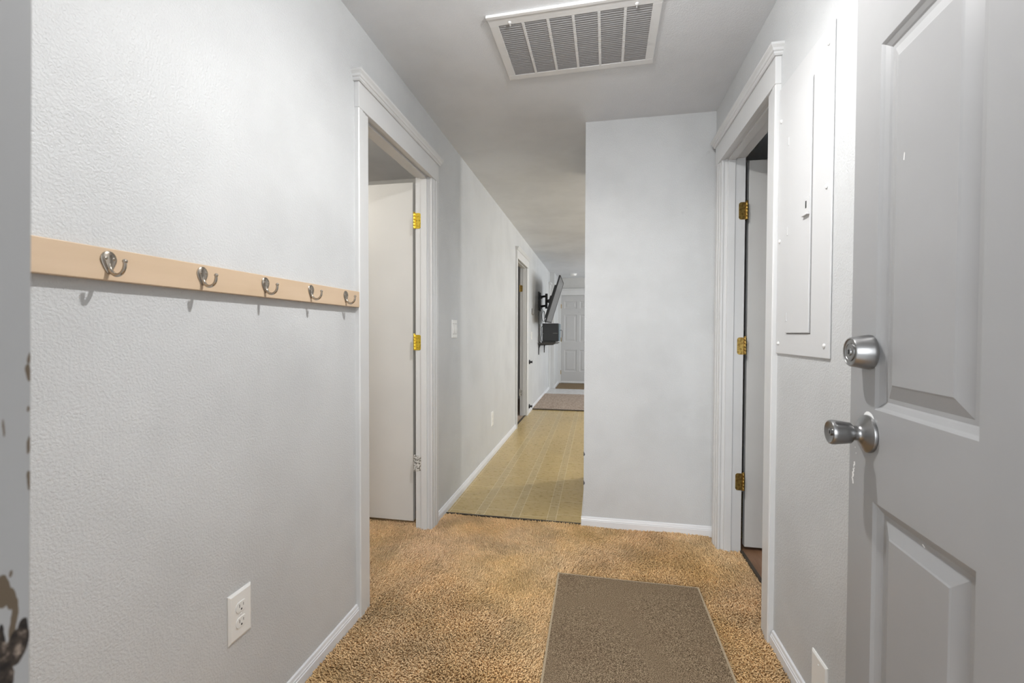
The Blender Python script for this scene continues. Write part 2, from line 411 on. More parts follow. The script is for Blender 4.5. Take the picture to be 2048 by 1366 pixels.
# carpet pile: twisted tufts
def carpet_pile():
    rng = np.random.default_rng(3)
    sp_ = .0058
    def grid(x0, x1, y0, y1, s):
        gx = np.arange(x0, x1, s); gy = np.arange(y0, y1, s)
        X, Y = np.meshgrid(gx, gy); X = X.ravel(); Y = Y.ravel()
        return np.stack([X+rng.uniform(-.5, .5, X.size)*s, Y+rng.uniform(-.5, .5, X.size)*s], 1)
    pts = np.concatenate([grid(-a+.010, b-.010, .75, YM-.006, sp_),
                          grid(-a-WT-.42, -a+.010, D1[0]+.005, D1[1]-.005, sp_*1.15),
                          grid(-a-WT-.42, -a-WT-.01, D1[1]-.005, 2.60, sp_*1.15),
                          grid(b-.010, .744, DR[0]+.005, DR[1]-.005, sp_)])
    # leave out the ground wholly under the mat
    k = ~((pts[:, 0] > -.14) & (pts[:, 0] < .43) & (pts[:, 1] < 2.02)); pts = pts[k]
    k = ~((pts[:, 0] < -a+.010) & (pts[:, 1] < D1[0]+.006)); pts = pts[k]
    N = len(pts)
    # lean direction varies slowly: brushed patches
    x, y = pts[:, 0], pts[:, 1]
    ang = 1.6*np.sin(3.1*x+1.3*y)+1.4*np.sin(2.3*y-1.7*x+.7)+.8*np.sin(7.3*x+5.1*y)+rng.normal(0, .75, N)
    lean = rng.uniform(.5, 1.2, N)*.0105
    hgt = rng.uniform(.0095, .0165, N)+.0022*np.sin(9*x+4*y)+.002*np.sin(17*y-11*x)
    dx, dy = np.cos(ang)*lean, np.sin(ang)*lean
    r0 = rng.uniform(.0024, .0038, N)
    tw = rng.uniform(0, 2*np.pi, N)
    V = np.zeros((N, 10, 3))
    for lv, (t, rr, q) in enumerate(((0, .8, 0), (.55, 1.2, .35), (.9, .95, .85))):
        for j in range(3):
            an = tw+j*2*np.pi/3+lv*.7
            V[:, lv*3+j, 0] = x+dx*q+np.cos(an)*r0*rr
            V[:, lv*3+j, 1] = y+dy*q+np.sin(an)*r0*rr
            V[:, lv*3+j, 2] = -.0125+hgt*t
    V[:, 9, 0] = x+dx*1.1; V[:, 9, 1] = y+dy*1.1; V[:, 9, 2] = -.0125+hgt
    fs = []
    for lv in range(2):
        for j in range(3):
            k2 = (j+1) % 3; p, q, r, s = lv*3+j, lv*3+k2, lv*3+3+k2, lv*3+3+j
            fs += [(p, q, r), (p, r, s)]
    for j in range(3): fs.append((6+j, 6+(j+1) % 3, 9))
    fs = np.array(fs); Fc = (fs[None]+(np.arange(N)*10)[:, None, None]).reshape(-1)
    me = bpy.data.meshes.new('carpet_pile')
    me.vertices.add(N*10); me.vertices.foreach_set('co', V.reshape(-1).astype(np.float32))
    nf = N*len(fs); me.loops.add(nf*3); me.loops.foreach_set('vertex_index', Fc.astype(np.int32))
    me.polygons.add(nf); me.polygons.foreach_set('loop_start', np.arange(0, nf*3, 3, dtype=np.int32))
    me.update(calc_edges=True); me.validate()
    me.polygons.foreach_set('use_smooth', np.ones(len(me.polygons), dtype=bool))
    me.materials.append(CARPET)
    o = bpy.data.objects.new('carpet_pile', me); C.objects.link(o)
    tagd(o, 'worn tan shag carpet pile covering the entry hall floor', 'carpet', kind='stuff')
carpet_pile()

# ------------------------------------------------------------------ baseboards
BP = [(0, 0), (.013, 0), (.013, .036), (.0105, .038), (.0105, .043), (.008, .046), (.006, .055), (.002, .058), (0, .058)]
def basey(name, xw, sgn, y0, y1):
    bm = prism(B(), [(xw+sgn*p[0], p[1]-.008) for p in BP], 'y', y0, y1); return struct(name, bm, BASEB)
def basex(name, yw, sgn, x0, x1):
    bm = prism(B(), [(yw+sgn*p[0], p[1]-.008) for p in BP], 'x', x0, x1); return struct(name, bm, BASEB)
basey('baseboard_left', -a, 1, YE1, D1[0]-.086)
basey('baseboard_left', -a, 1, D1[1]+.088, D2[0]-.086)
basey('baseboard_left', -a, 1, D2[1]+.088, 8.76)
basey('baseboard_left', -.835, 1, 8.95, YF)
basey('baseboard_right', b, -1, YE1, DR[0]-.09)
basex('baseboard_middle', YM, -1, XM-.013, b-.0)
basey('baseboard_middle', XM, -1, YM, YM2)

# ------------------------------------------------------------------ casings and jambs
CT = .019
def casing_prof(w, near_is_first=True):
    # (along, out): opening side first
    return [(0, 0), (0, .011), (.004, .013), (.026, .013), (.028, .0155), (.052, .0165), (.055, .019), (w-.004, .0195), (w, .016), (w, 0)]
def casings(n, xw, sgn, D, ztop=2.01, wn=.085, wf=.088, headh=.098):
    """side casings, head board, cap moulding and jamb lining of a doorway in a wall along Y; sgn = into the hall"""
    y0, y1 = D
    root = sthing('trim_%d' % n, (xw, (y0+y1)/2, 0), None)
    bm = prism(B(), [(xw+sgn*o, y0-t) for t, o in casing_prof(wn)], 'z', -.012, ztop-.005); obj('side_casing', bm, TRIM, root)
    bm = prism(B(), [(xw+sgn*o, y1+t) for t, o in casing_prof(wf)], 'z', -.012, ztop-.005); obj('side_casing', bm, TRIM, root)
    bm = box(B(), min(xw, xw+sgn*.021), max(xw, xw+sgn*.021), y0-wn-.002, y1+wf+.002, ztop-.005, ztop-.005+headh)
    obj('head_board', bm, TRIM, root, bevel=.0015)
    z = ztop-.005+headh
    pr = [(0, 0), (.026, 0), (.030, .005), (.030, .011), (.034, .014), (.036, .022), (.043, .030), (.044, .037), (0, .037)]
    bm = B()
    # cap with returns at both ends: loft of rectangles
    rings = []
    for o, h in pr[1:-1]:
        e = o-.018
        rings.append([bm.verts.new(p) for p in ((xw, y0-wn-e, z+h), (xw+sgn*o, y0-wn-e, z+h), (xw+sgn*o, y1+wf+e, z+h), (xw, y1+wf+e, z+h))])
    for p, q in zip(rings, rings[1:]):
        for i in range(4): bm.faces.new((p[i], p[(i+1) % 4], q[(i+1) % 4], q[i]))
    bm.faces.new(rings[0]); bm.faces.new(rings[-1])
    obj('cap_moulding', bm, TRIM, root)
    # lining
    xa, xb = (xw-sgn*(WT if sgn > 0 else WTR), xw)
    xa, xb = min(xa, xb), max(xa, xb)
    bm = B(); box(bm, xa-.001, xb+.001, y0-G, y0, -.012, ztop+G); box(bm, xa-.001, xb+.001, y1, y1+G, -.012, ztop+G)
    box(bm, xa-.001, xb+.001, y0, y1, ztop, ztop+G)
    obj('jamb', bm, TRIM, root)
    s0, s1 = xw-sgn*.016, xw-sgn*.051
    s0, s1 = min(s0, s1), max(s0, s1)
    bm = B(); box(bm, s0, s1, y1-.011, y1, -.012, ztop); box(bm, s0, s1, y0, y0+.011, -.012, ztop); box(bm, s0, s1, y0+.011, y1-.011, ztop-.011, ztop)
    obj('stop_moulding', bm, TRIM, root, bevel=.001)
    return root
T1 = casings(5, -a, 1, D1); T1['label'] = 'white door casing with crown cap on the left wall, nearest the coat rack'
T2 = casings(6, b, -1, DR, 2.025); T2['label'] = 'white door casing with crown cap beside the electrical panel'
T3 = casings(7, -a, 1, D2); T3['label'] = 'white door casing on the left wall of the kitchen'
T4 = sthing('trim_8', (-a, 8.85, 0), 'white cased corner post with a cap past the television')
obj('side_casing', box(B(), -a, -.905, 8.76, 8.86, 0, 2.02), TRIM, T4, bevel=.003)
obj('side_casing', box(B(), -.929, -.835, 8.93, 8.95, 0, 2.02), TRIM, T4, bevel=.003)
obj('head_board', box(B(), -a, -.90, 8.75, 8.95, 2.02, 2.10), TRIM, T4, bevel=.002)
obj('cap_moulding', box(B(), -a, -.88, 8.72, 8.95, 2.10, 2.14), TRIM, T4, bevel=.008)
# far door casing
root = sthing('trim_9', (-.36, YF, 0), 'white casing around the far panelled door')
for x0_, x1_ in ((-.838, -.765), (.115, .19)):
    obj('side_casing', box(B(), x0_, x1_, YF-.02, YF, -.0, 1.965), TRIM, root, bevel=.003)
obj('head_board', box(B(), -.86, .21, YF-.024, YF, 1.965, 2.08), TRIM, root, bevel=.003)
obj('cap_moulding', box(B(), -.88, .23, YF-.045, YF, 2.08, 2.11), TRIM, root, bevel=.006)

# hinge: leaf on jamb, leaf on door, barrel
def hinge(parent, yj, zc, xb, sgn, m_leaf, m_leaf2, m_barrel, ydoor, xl=.038, hh=.088):
    """sgn: direction from the barrel towards the hall; yj = jamb face"""
    r = bpy.data.objects.new('hinge', None); C.objects.link(r); r.parent = parent
    pl = Vector((xb, yj, zc)); off = Vector((0, 0, 0)); p = parent
    while p is not None: off += p.location; p = p.parent
    r.location = pl-off
    # leaf with rounded free corners
    def leaf(yy, t, x_from, x_to):
        s = 1 if x_to > x_from else -1; rr = .012; pts = [(x_from, zc-hh/2)]
        for k in range(6):
            an = k/5*PI/2; pts.append((x_to-s*rr+s*rr*math.sin(an), zc-hh/2+rr-rr*math.cos(an)))
        for k in range(6):
            an = k/5*PI/2; pts.append((x_to-s*rr+s*rr*math.cos(an), zc+hh/2-rr+rr*math.sin(an)))
        pts.append((x_from, zc+hh/2))
        return prism(B(), pts, 'y', yy-t, yy)
    obj('jamb_leaf', leaf(yj+.0002, .0024, xb, xb+sgn*xl), m_leaf, r)
    bm = B()
    for dx, dz in ((.016, .028), (.030, 0), (.016, -.028)):
        lathe(bm, [(0, .0042), (.0012, .0036), (.0014, 0)], (xb+sgn*dx, yj-.002, zc+dz), (0, -1, 0), 10)
    obj('screw_heads', bm, m_barrel, r, smooth=True)
    box_ = box(B(), xb-sgn*.002 if sgn < 0 else xb-.0046, xb+.0046 if sgn < 0 else xb+.002, yj+.003, ydoor, zc-hh/2, zc+hh/2)
    obj('door_leaf', box_, m_leaf2, r)
    bm = B()
    n = 5
    for k in range(n):
        z0 = zc-hh/2+k*hh/n; lathe(bm, [(0, 0), (.0003, .0058), (.0010, .0062), (hh/n-.0016, .0062), (hh/n-.0008, .0056), (hh/n-.0006, 0)], (xb, yj-.004, z0), (0, 0, 1), 14)
    lathe(bm, [(0, .004), (.003, .0062), (.006, .005), (.0075, 0)], (xb, yj-.004, zc+hh/2), (0, 0, 1), 14)
    obj('barrel', bm, m_barrel, r, smooth=True)
    return r
# left interior door, swung into the left room
d1 = sthing('door_1', (-1.062, 2.425, 0), 'plain cream slab door standing open in the left doorway')
obj('door_slab', box(B(), -1.055-.70, -1.055, 2.425, 2.459, .012, 2.005), DOORP, d1, bevel=.0015)
for z_, m1, m2, m3 in ((1.765, YBRASS, DOORP, YBRASS), (1.072, YBRASS, DOORP, YBRASS), (.375, PHINGE, DOORP, PHINGE)):
    hinge(d1, D1[1], z_, -1.021, 1, m1, m2, m3, 2.44)
# right interior door
d2 = sthing('door_2', (.782, 2.465, 0), 'white slab door standing open in the right doorway, brass hinges')
obj('door_slab', box(B(), .770, .770+.61, 2.468, 2.502, .012, 2.02), DOORP, d2, bevel=.0015)
for z_ in (1.756, 1.065, .362):
    hinge(d2, DR[1], z_, .752, -1, BRASS, BRASS, BRASS, 2.48)
# kitchen-side door on the left
d3 = sthing('door_3', (-1.062, 5.95, 0), 'door standing open behind the kitchen doorway casing')
obj('door_slab', box(B(), -1.062-.73, -1.062, 5.955, 5.99, .012, 2.005), DOORP, d3, bevel=.0015)
for z_ in (1.73, .31): hinge(d3, D2[1], z_, -1.021, 1, BRASS if z_ > 1 else PHINGE, DOORP, BRASS if z_ > 1 else PHINGE, 5.97)
# ------------------------------------------------------------------ panelled doors
def panel_door(parent, W, Ht, T, panels, m, z0=0.0, depth=.011, mold=.017, field=.027):
    """door in local coordinates: width along +Y, face at x=0 towards -X, panels moulded into the face"""
    bm = B()
    ys = sorted({0, W} | {p[0] for p in panels} | {p[1] for p in panels}); zs = sorted({z0, Ht} | {p[2] for p in panels} | {p[3] for p in panels})
    cache = {}
    def V(x, y, z):
        k = (round(x, 5), round(y, 5), round(z, 5))
        if k not in cache: cache[k] = bm.verts.new(k)
        return cache[k]
    for i in range(len(ys)-1):
        for j in range(len(zs)-1):
            ya, yb, za, zb = ys[i], ys[i+1], zs[j], zs[j+1]
            if any(abs(p[0]-ya) < 1e-6 and abs(p[1]-yb) < 1e-6 and abs(p[2]-za) < 1e-6 and abs(p[3]-zb) < 1e-6 for p in panels): continue
            bm.faces.new((V(0, ya, za), V(0, yb, za), V(0, yb, zb), V(0, ya, zb)))
    for ya, yb, za, zb in panels:
        prev = [V(0, ya, za), V(0, yb, za), V(0, yb, zb), V(0, ya, zb)]
        for ins, dp in ((.0035, .0025), (.006, .0045), (mold-.003, depth*.8), (mold, depth), (mold+.008, depth), (mold+.012+field*.75, .003), (mold+.015+field*.75, .0015), (mold+.019+field*.75, .0015)):
            cur = [bm.verts.new((dp, y, z)) for y, z in ((ya+ins, za+ins), (yb-ins, za+ins), (yb-ins, zb-ins), (ya+ins, zb-ins))]
            for k in range(4): bm.faces.new((prev[k], prev[(k+1) % 4], cur[(k+1) % 4], cur[k]))
            prev = cur
        bm.faces.new(prev)
    # sides and back
    c = [(0, 0, z0), (0, W, z0), (0, W, Ht), (0, 0, Ht)]; d = [(T, y, z) for _, y, z in c]
    c = [bm.verts.new(p) for p in c]; d = [bm.verts.new(p) for p in d]
    for k in range(4): bm.faces.new((c[k], c[(k+1) % 4], d[(k+1) % 4], d[k]))
    bm.faces.new(d)
    bmesh.ops.remove_doubles(bm, verts=bm.verts, dist=1e-5)
    return obj('door_panel', bm, m, parent, local=True)
# front door: hinged at right behind the frame edge
FD = sthing('door_4', (.478, .217, 0), 'grey six-panel front door swung open at the right with knob and deadbolt', rot=(0, 0, -.0629))
pan = []
for s0, s1 in ((.481, .738), (.113, .370)):
    pan += [(s0, s1, .985, 1.675), (s0, s1, .22, .808), (s0, s1, 1.79, 1.93)]
panel_door(FD, .83, 2.035, .042, pan, FDOOR, .012)
# deadbolt
def LB(): return bmesh.new()
dbc = (0, .757, 1.094); kc = (0, .757, .934)
db = obj('deadbolt', lathe(LB(), [(0, 0), (0, .0335), (.003, .034), (.007, .0335), (.032, .0288), (.0345, .0275), (.035, .0255), (.0335, .0242), (.0335, 0)], dbc, (-1, 0, 0), 48), STEEL, FD, smooth=True, local=True)
cy = obj('key_cylinder', lathe(LB(), [(.0325, .0185), (.0350, .018), (.0354, .016), (.0345, .0155), (.0345, .0075), (.0362, .007), (.0365, 0)], (0, dbc[1], dbc[2]), (-1, 0, 0), 32), STEEL, db, smooth=True, local=True)
bm = LB(); box(bm, -.0373, -.0360, dbc[1]-.0009, dbc[1]+.0009, dbc[2]-.0045, dbc[2]+.0045); obj('keyway', bm, DARKHOLE, db, local=True)
kn = obj('door_knob', lathe(LB(), [(0, 0), (0, .0365), (.0025, .037), (.006, .036), (.010, .030), (.014, .020), (.0175, .0158), (.021, .0145), (.027, .0142), (.0290, .015), (.0305, .0185), (.0325, .0205),
      (.045, .0224), (.059, .0242), (.0635, .0245), (.067, .0232), (.068, .021), (.0655, .017), (.0635, .009), (.0635, 0)], kc, (-1, 0, 0), 48), STEEL, FD, smooth=True, local=True)
obj('key_cylinder', lathe(LB(), [(.062, .0072), (.0662, .0068), (.0667, .0055), (.0665, 0)], kc, (-1, 0, 0), 24), STEEL, kn, smooth=True, local=True)
bm = LB(); box(bm, -.0674, -.066, kc[1]-.0007, kc[1]+.0007, kc[2]-.0034, kc[2]+.0034); obj('keyway', bm, DARKHOLE, kn, local=True)
# patch of bare white paint around the rosette and scratches on the stile
bm = LB()
for k in range(26):
    an = 1.05+k/25*1.0; r0, r1 = .035, .0385+.0045*math.sin(k/25*PI)+.0015*random.random()
    if k: 
        q = [pv0, pv1]
    n0 = bm.verts.new((-.0006, kc[1]-math.cos(an)*r0, kc[2]+math.sin(an)*r0)); n1 = bm.verts.new((-.0006, kc[1]-math.cos(an)*r1, kc[2]+math.sin(an)*r1))
    if k: bm.faces.new((pv0, pv1, n1, n0))
    pv0, pv1 = n0, n1
for k in range(16):
    y_ = .806+.006*random.random()+k*.0004; z_ = .862-k*.0028; s = .0012+.002*random.random()
    bm.faces.new([bm.verts.new((-.0005, y_+dy*s, z_+dz*s)) for dy, dz in ((-1, -.6), (.8, -1.2), (1.1, .7), (-.5, 1.3))])
for y_, z_ in ((.806, .895), (.802, .884)):
    bm.faces.new([bm.verts.new((-.0005, y_+dy*.001, z_+dz*.001)) for dy, dz in ((-1, -.6), (.8, -1.2), (1.1, .7), (-.5, 1.3))])
# scratch on the upper panel and nick on the lock rail
bm.faces.new([bm.verts.new((.001, .662+dy, 1.43+dz)) for dy, dz in ((0, 0), (.0025, .001), (.0005, .014), (-.001, .012))])
bm.faces.new([bm.verts.new((-.0005, .585+dy, .79+dz)) for dy, dz in ((0, 0), (.006, .003), (.005, .0045), (0, .002))])
obj('paint_chips', bm, simple('bare_white_paint', (.88, .88, .87), .6), FD, local=True)

# far door
FR = sthing('door_5', (-.032, YF-.012, 0), 'closed grey-white six-panel door at the far end of the hall', rot=(0, 0, PI/2))
W2 = .875
pan = []
for s0, s1 in ((.068, .322), (.390, .660)):
    pan += [(s0, s1, 1.665, 1.83), (s0, s1, .93, 1.53), (s0, s1, .27, .75)]
pan = [(p0+.0, p1+.0, z0_, z1_) for p0, p1, z0_, z1_ in pan]
panel_door(FR, .73, 1.95, .012, pan, simple('far_door_paint', (.50, .50, .50), .4), .03, depth=.007, mold=.018)
obj('peephole', lathe(LB(), [(0, .007), (.002, .007), (.003, .004), (.003, 0)], (0, .345, 1.59), (-1, 0, 0), 12), GREYP, FR, smooth=True, local=True)
obj('door_knob', lathe(LB(), [(0, .033), (.006, .03), (.010, .014), (.034, .014), (.04, .026), (.058, .027), (.062, 0)], (0, .055, .93), (-1, 0, 0), 20), STEEL, FR, smooth=True, local=True)
for z_ in (1.72, .98, .25):
    obj('hinge', lathe(LB(), [(-.045, 0), (-.045, .006), (.045, .006), (.045, 0)], (-.008, .734, z_), (0, 0, 1), 10), BRASS, FR, smooth=True, local=True)
obj('door_sweep', box(LB(), -.012, 0, .003, .727, .018, .05), WPAINTM, FR, local=True)

# entry jamb on the left (chipped)
root = sthing('trim_10', (-.36, .15, 0), 'chipped grey-white entry door jamb at the left edge')
bm = B(); box(bm, -.382, -.36, .07, .2215, -.03, 2.06)
for v_ in bm.verts:
    if v_.co.y > .2: v_.co.y += .018*(v_.co.z-1.13)     # the jamb is a little out of plumb
obj('jamb', bm, JAMBM, root, bevel=.0008)
bm = B(); box(bm, -.36, -.352, .085, .170, -.03, 2.05); obj('stop_moulding', bm, TRIM, root)
obj('head_jamb', box(B(), -.382, .52, .07, .229, 2.055, 2.075), TRIM, root)
obj('hinge_jamb', box(B(), .495, .52, .07, .215, -.03, 2.055), TRIM, root)

# ------------------------------------------------------------------ coat rack
FX = -a+.020
cr = thing('coat_rack', (-a, .97, 1.226), 'tan painted board with five nickel hooks on the left wall', 'coat rack')
obj('board', box(B(), -a, FX, .36, 1.578, 1.227, 1.288), TAN, cr, bevel=.0015)
for yh in (.677, .879, 1.079, 1.279, 1.480):
    z = 1.262
    # teardrop plate, slightly domed
    bm = B(); N_ = 28; rings = []
    for sc, xo in ((1, 0), (1, .0018), (.9, .0032), (.55, .0042), (0, .0045)):
        ring = []
        if sc == 0: ring = [bm.verts.new((FX+xo, yh, z+.004))]
        else:
            for k in range(N_):
                an = 2*PI*k/N_; rr = .0145; yy = math.sin(an)*rr; zz = math.cos(an)*.0165
                if zz < 0: zz *= 1.7; yy *= (1-.62*(-math.cos(an))**1.3)
                ring.append(bm.verts.new((FX+xo, yh+yy*sc, z+.004+zz*sc)))
        rings.append(ring)
    for p, q in zip(rings, rings[1:]):
        for k in range(N_):
            j = (k+1) % N_
            if len(q) == 1: bm.faces.new((p[k], p[j], q[0]))
            else: bm.faces.new((p[k], p[j], q[j], q[k]))
    # arm sweeping out of the plate and up to a ball
    path = smoothpath([(FX+.001, yh, z-.004), (FX+.004, yh, z-.014), (FX+.011, yh, z-.0225), (FX+.021, yh, z-.0255), (FX+.031, yh, z-.0215), (FX+.037, yh, z-.0125), (FX+.0385, yh, z-.002)], 5)
    n = len(path); tube(bm, path, [.0042-.0012*i/n for i in range(n)], 12)
    ball(bm, (FX+.0385, yh, z), .0044, n=14)
    hk = obj('hook', bm, HOOKM, cr, smooth=True)
    bm = B()
    for dy in (-.007, .007): ball(bm, (FX+.0036, yh+dy, z+.006), .0032, (.6, 1, 1), 12)
    obj('screws', bm, HOOKM, hk, smooth=True)

# ------------------------------------------------------------------ wall plates
def duplex(name, org, right, label, sc=1.0, outn=(1, 0, 0)):
    """plate on the left wall, y along the wall"""
    x, y, z = org
    t = thing(name, org, label, 'outlet')
    w_, h_ = .038*sc, .064*sc
    bm = B(); v0 = [bm.verts.new((x, y+dy*w_, z+dz*h_)) for dy, dz in ((-1, -1), (1, -1), (1, 1), (-1, 1))]
    v1 = [bm.verts.new((x+.003, y+dy*w_, z+dz*h_)) for dy, dz in ((-1, -1), (1, -1), (1, 1), (-1, 1))]
    v2 = [bm.verts.new((x+.0065, y+dy*(w_-.006), z+dz*(h_-.006))) for dy, dz in ((-1, -1), (1, -1), (1, 1), (-1, 1))]
    for p, q in ((v0, v1), (v1, v2)):
        for k in range(4): bm.faces.new((p[k], p[(k+1) % 4], q[(k+1) % 4], q[k]))
    bm.faces.new(v2); bm.faces.new(v0[::-1])
    obj('cover_plate', bm, WPLAST, t)
    for s in (-1, 1):
        zc = z+s*.0205*sc; bm = B(); pts = []
        for k in range(32):
            an = 2*PI*k/32; yy = .0175*sc*math.cos(an); zz = .0175*sc*math.sin(an); zz = max(-.0138*sc, min(.0138*sc, zz)); pts.append((y+yy, zc+zz))
        prism(bm, pts, 'x', x+.005, x+.0085)
        r = obj('receptacle', bm, WPLAST, t, bevel=.0006)
        bm = B()
        box(bm, x+.0082, x+.0087, y-.0072*sc, y-.0056*sc, zc-.001*sc, zc+.008*sc); box(bm, x+.0082, x+.0087, y+.0056*sc, y+.0070*sc, zc, zc+.0075*sc)
        lathe(bm, [(0, 0), (0, .0026*sc), (.0005, .0026*sc), (.0005, 0)], (x+.0082, y, zc-.0068*sc), (1, 0, 0), 12)
        obj('slots', bm, DARKHOLE, r)
    obj('screw', lathe(B(), [(0, .0028), (.0012, .0024), (.0015, 0)], (x+.0065, y, z), (1, 0, 0), 12), WPLAST, t, smooth=True)
    return t
duplex('wall_outlet', (-a, .998, .381), None, 'white double outlet low on the left wall under the coat rack', 1.0)
duplex('wall_outlet', (-a, 3.895, .345), None, 'small white outlet low on the left wall above the kitchen vinyl', 1.0)
# rocker switch pair
t = thing('light_switch', (-a, 2.80, 1.155), 'white double rocker light switch beside the left door casing', 'light switch')
obj('cover_plate', box(B(), -a, -a+.006, 2.745, 2.853, 1.094, 1.214), WPLAST, t, bevel=.003)
for yc in (2.777, 2.822):
    r = obj('switch_rocker', prism(B(), [(-a+.005, 1.122), (-a+.008, 1.122), (-a+.0125, 1.150), (-a+.0075, 1.186), (-a+.005, 1.186)], 'y', yc-.0155, yc+.0155), WPLAST, t)
bm = B()
for yc in (2.777, 2.822):
    box(bm, -a+.0058, -a+.0062, yc-.0185, yc+.0185, 1.118, 1.190)
obj('gap_frame', bm, simple('shadow_gap_plastic', (.5, .5, .5), .6), t)
for yc in (2.777, 2.822):
    for z_ in (1.104, 1.204): obj('screw', lathe(B(), [(0, .003), (.0012, .0026), (.0015, 0)], (-a+.006, yc, z_), (1, 0, 0), 12), WPLAST, t, smooth=True)
# faint switch near the thermostat
t = thing('light_switch', (-a, 6.37, 1.09), 'slim white light switch on the wall below the thermostat', 'light switch')
obj('cover_plate', box(B(), -a, -a+.006, 6.335, 6.405, 1.03, 1.145), WPLAST, t, bevel=.002)
obj('switch_toggle', box(B(), -a+.006, -a+.014, 6.364, 6.376, 1.08, 1.10), WPLAST, t)
# thermostat
t = thing('thermostat', (-a, 6.45, 1.44), 'small grey thermostat on the left wall before the television', 'thermostat')
obj('housing', box(B(), -a, -a+.026, 6.38, 6.52, 1.40, 1.485), simple('thermostat_grey', (.25, .24, .23), .4), t, bevel=.006)
obj('display', box(B(), -a+.026, -a+.027, 6.41, 6.49, 1.44, 1.47), simple('display_grey', (.2, .21, .2), .3), t)
# blank plate on the right wall
t = thing('wall_plate', (b, 1.395, .13), 'blank white wall plate low on the right wall above the baseboard', 'wall plate')
bm = B(); v0 = [(b, 1.352, .066), (b, 1.438, .066), (b, 1.438, .194), (b, 1.352, .194)]
v0 = [bm.verts.new(p) for p in v0]; v1 = [bm.verts.new((b-.003, v.co.y, v.co.z)) for v in v0]
v2 = [bm.verts.new((b-.006, 1.395+(v.co.y-1.395)*.87, .13+(v.co.z-.13)*.91)) for v in v0]
for p, q in ((v0, v1), (v1, v2)):
    for k in range(4): bm.faces.new((p[k], p[(k+1) % 4], q[(k+1) % 4], q[k]))
bm.faces.new(v2)
obj('cover_plate', bm, WPLAST, t)
for z_ in (.088, .172): obj('screw', lathe(B(), [(0, .003), (.0012, .0026), (.0015, 0)], (b-.006, 1.395, z_), (-1, 0, 0), 12), WPLAST, t, smooth=True)
# black gate cups
for z_, lb in ((.715, 'upper of two small black wall cups beside the kitchen doorway'), (.085, 'lower black wall cup, just above the baseboard by the kitchen doorway')):
    bm = B(); lathe(bm, [(0, 0), (0, .032), (.008, .032), (.016, .022), (.020, .014), (.038, .014), (.040, .019), (.046, .019), (.046, 0)], (-a, 6.16, z_), (1, 0, 0), 16)
    o = obj('gate_wall_cup', bm, BLACK, None, smooth=False); tagd(o, lb, 'wall cup', 'black gate cups')

# ------------------------------------------------------------------ electrical panel
t = thing('electrical_panel', (b, 1.55, 1.055), 'white painted electrical breaker panel on the right wall', 'electrical panel')
obj('cover', box(B(), b-.006, b, 1.366, 1.733, 1.058, 1.995), PANELM, t, bevel=.0035)
dr = obj('panel_door', box(B(), b-.0105, b-.006, 1.480, 1.645, 1.132, 1.902), PANELM, t, bevel=.001)
bm = B(); box(bm, b-.0064, b-.0058, 1.4755, 1.4795, 1.128, 1.905); box(bm, b-.0064, b-.0058, 1.4755, 1.645, 1.1285, 1.1315)
obj('door_gap', bm, simple('panel_gap', (.25, .25, .25), .8), t)
bm = B(); box(bm, b-.0125, b-.0105, 1.482, 1.516, 1.498, 1.548)
la = obj('latch', bm, PANELM, dr, bevel=.001)
obj('latch_slot', box(B(), b-.0129, b-.0124, 1.499, 1.506, 1.515, 1.537), DARKHOLE, la)
obj('latch_lip', box(B(), b-.019, b-.0105, 1.482, 1.520, 1.492, 1.497), PANELM, dr, bevel=.001)
for z_ in (1.185, 1.475, 1.775):
    obj('hinge_tab', box(B(), b-.0125, b-.0105, 1.634, 1.640, z_-.014, z_+.014), PANELM, dr, bevel=.0008)
for y_, z_ in ((1.392, 1.095), (1.392, 1.545), (1.392, 1.945), (1.712, 1.095), (1.712, 1.455), (1.712, 1.875)):
    obj('screw', lathe(B(), [(0, .0068), (.002, .0066), (.004, .004), (.0045, 0)], (b-.006, y_, z_), (-1, 0, 0), 14), WPAINTM, t, smooth=True)

# ------------------------------------------------------------------ ceiling vent
VX0, VX1, VY0, VY1 = -.418, .236, 1.668, 2.088
t = thing('air_vent', ((VX0+VX1)/2, (VY0+VY1)/2, CH), 'white return air grille with six louvred sections on the ceiling', 'air vent', rot=(0, 0, -.022))
def vl(x, y): return (x-(VX0+VX1)/2, y-(VY0+VY1)/2)
hx, hy = (VX1-VX0)/2, (VY1-VY0)/2; fr = .034
bm = B()
def bx2(x0, x1, y0, y1, z0, z1): box(bm, x0, x1, y0, y1, z0, z1)
bx2(-hx, hx, -hy, -hy+fr+.012, -.008, 0); bx2(-hx, hx, hy-fr, hy, -.008, 0); bx2(-hx, -hx+fr, -hy+fr+.012, hy-fr, -.008, 0); bx2(hx-fr, hx, -hy+fr+.012, hy-fr, -.008, 0)
ix0, ix1, iy0, iy1 = -hx+fr, hx-fr, -hy+fr+.012, hy-fr
cw = (ix1-ix0)/6; mb = .0055
for k in range(1, 6): bx2(ix0+k*cw-mb, ix0+k*cw+mb, iy0, iy1, -.008, -.001)
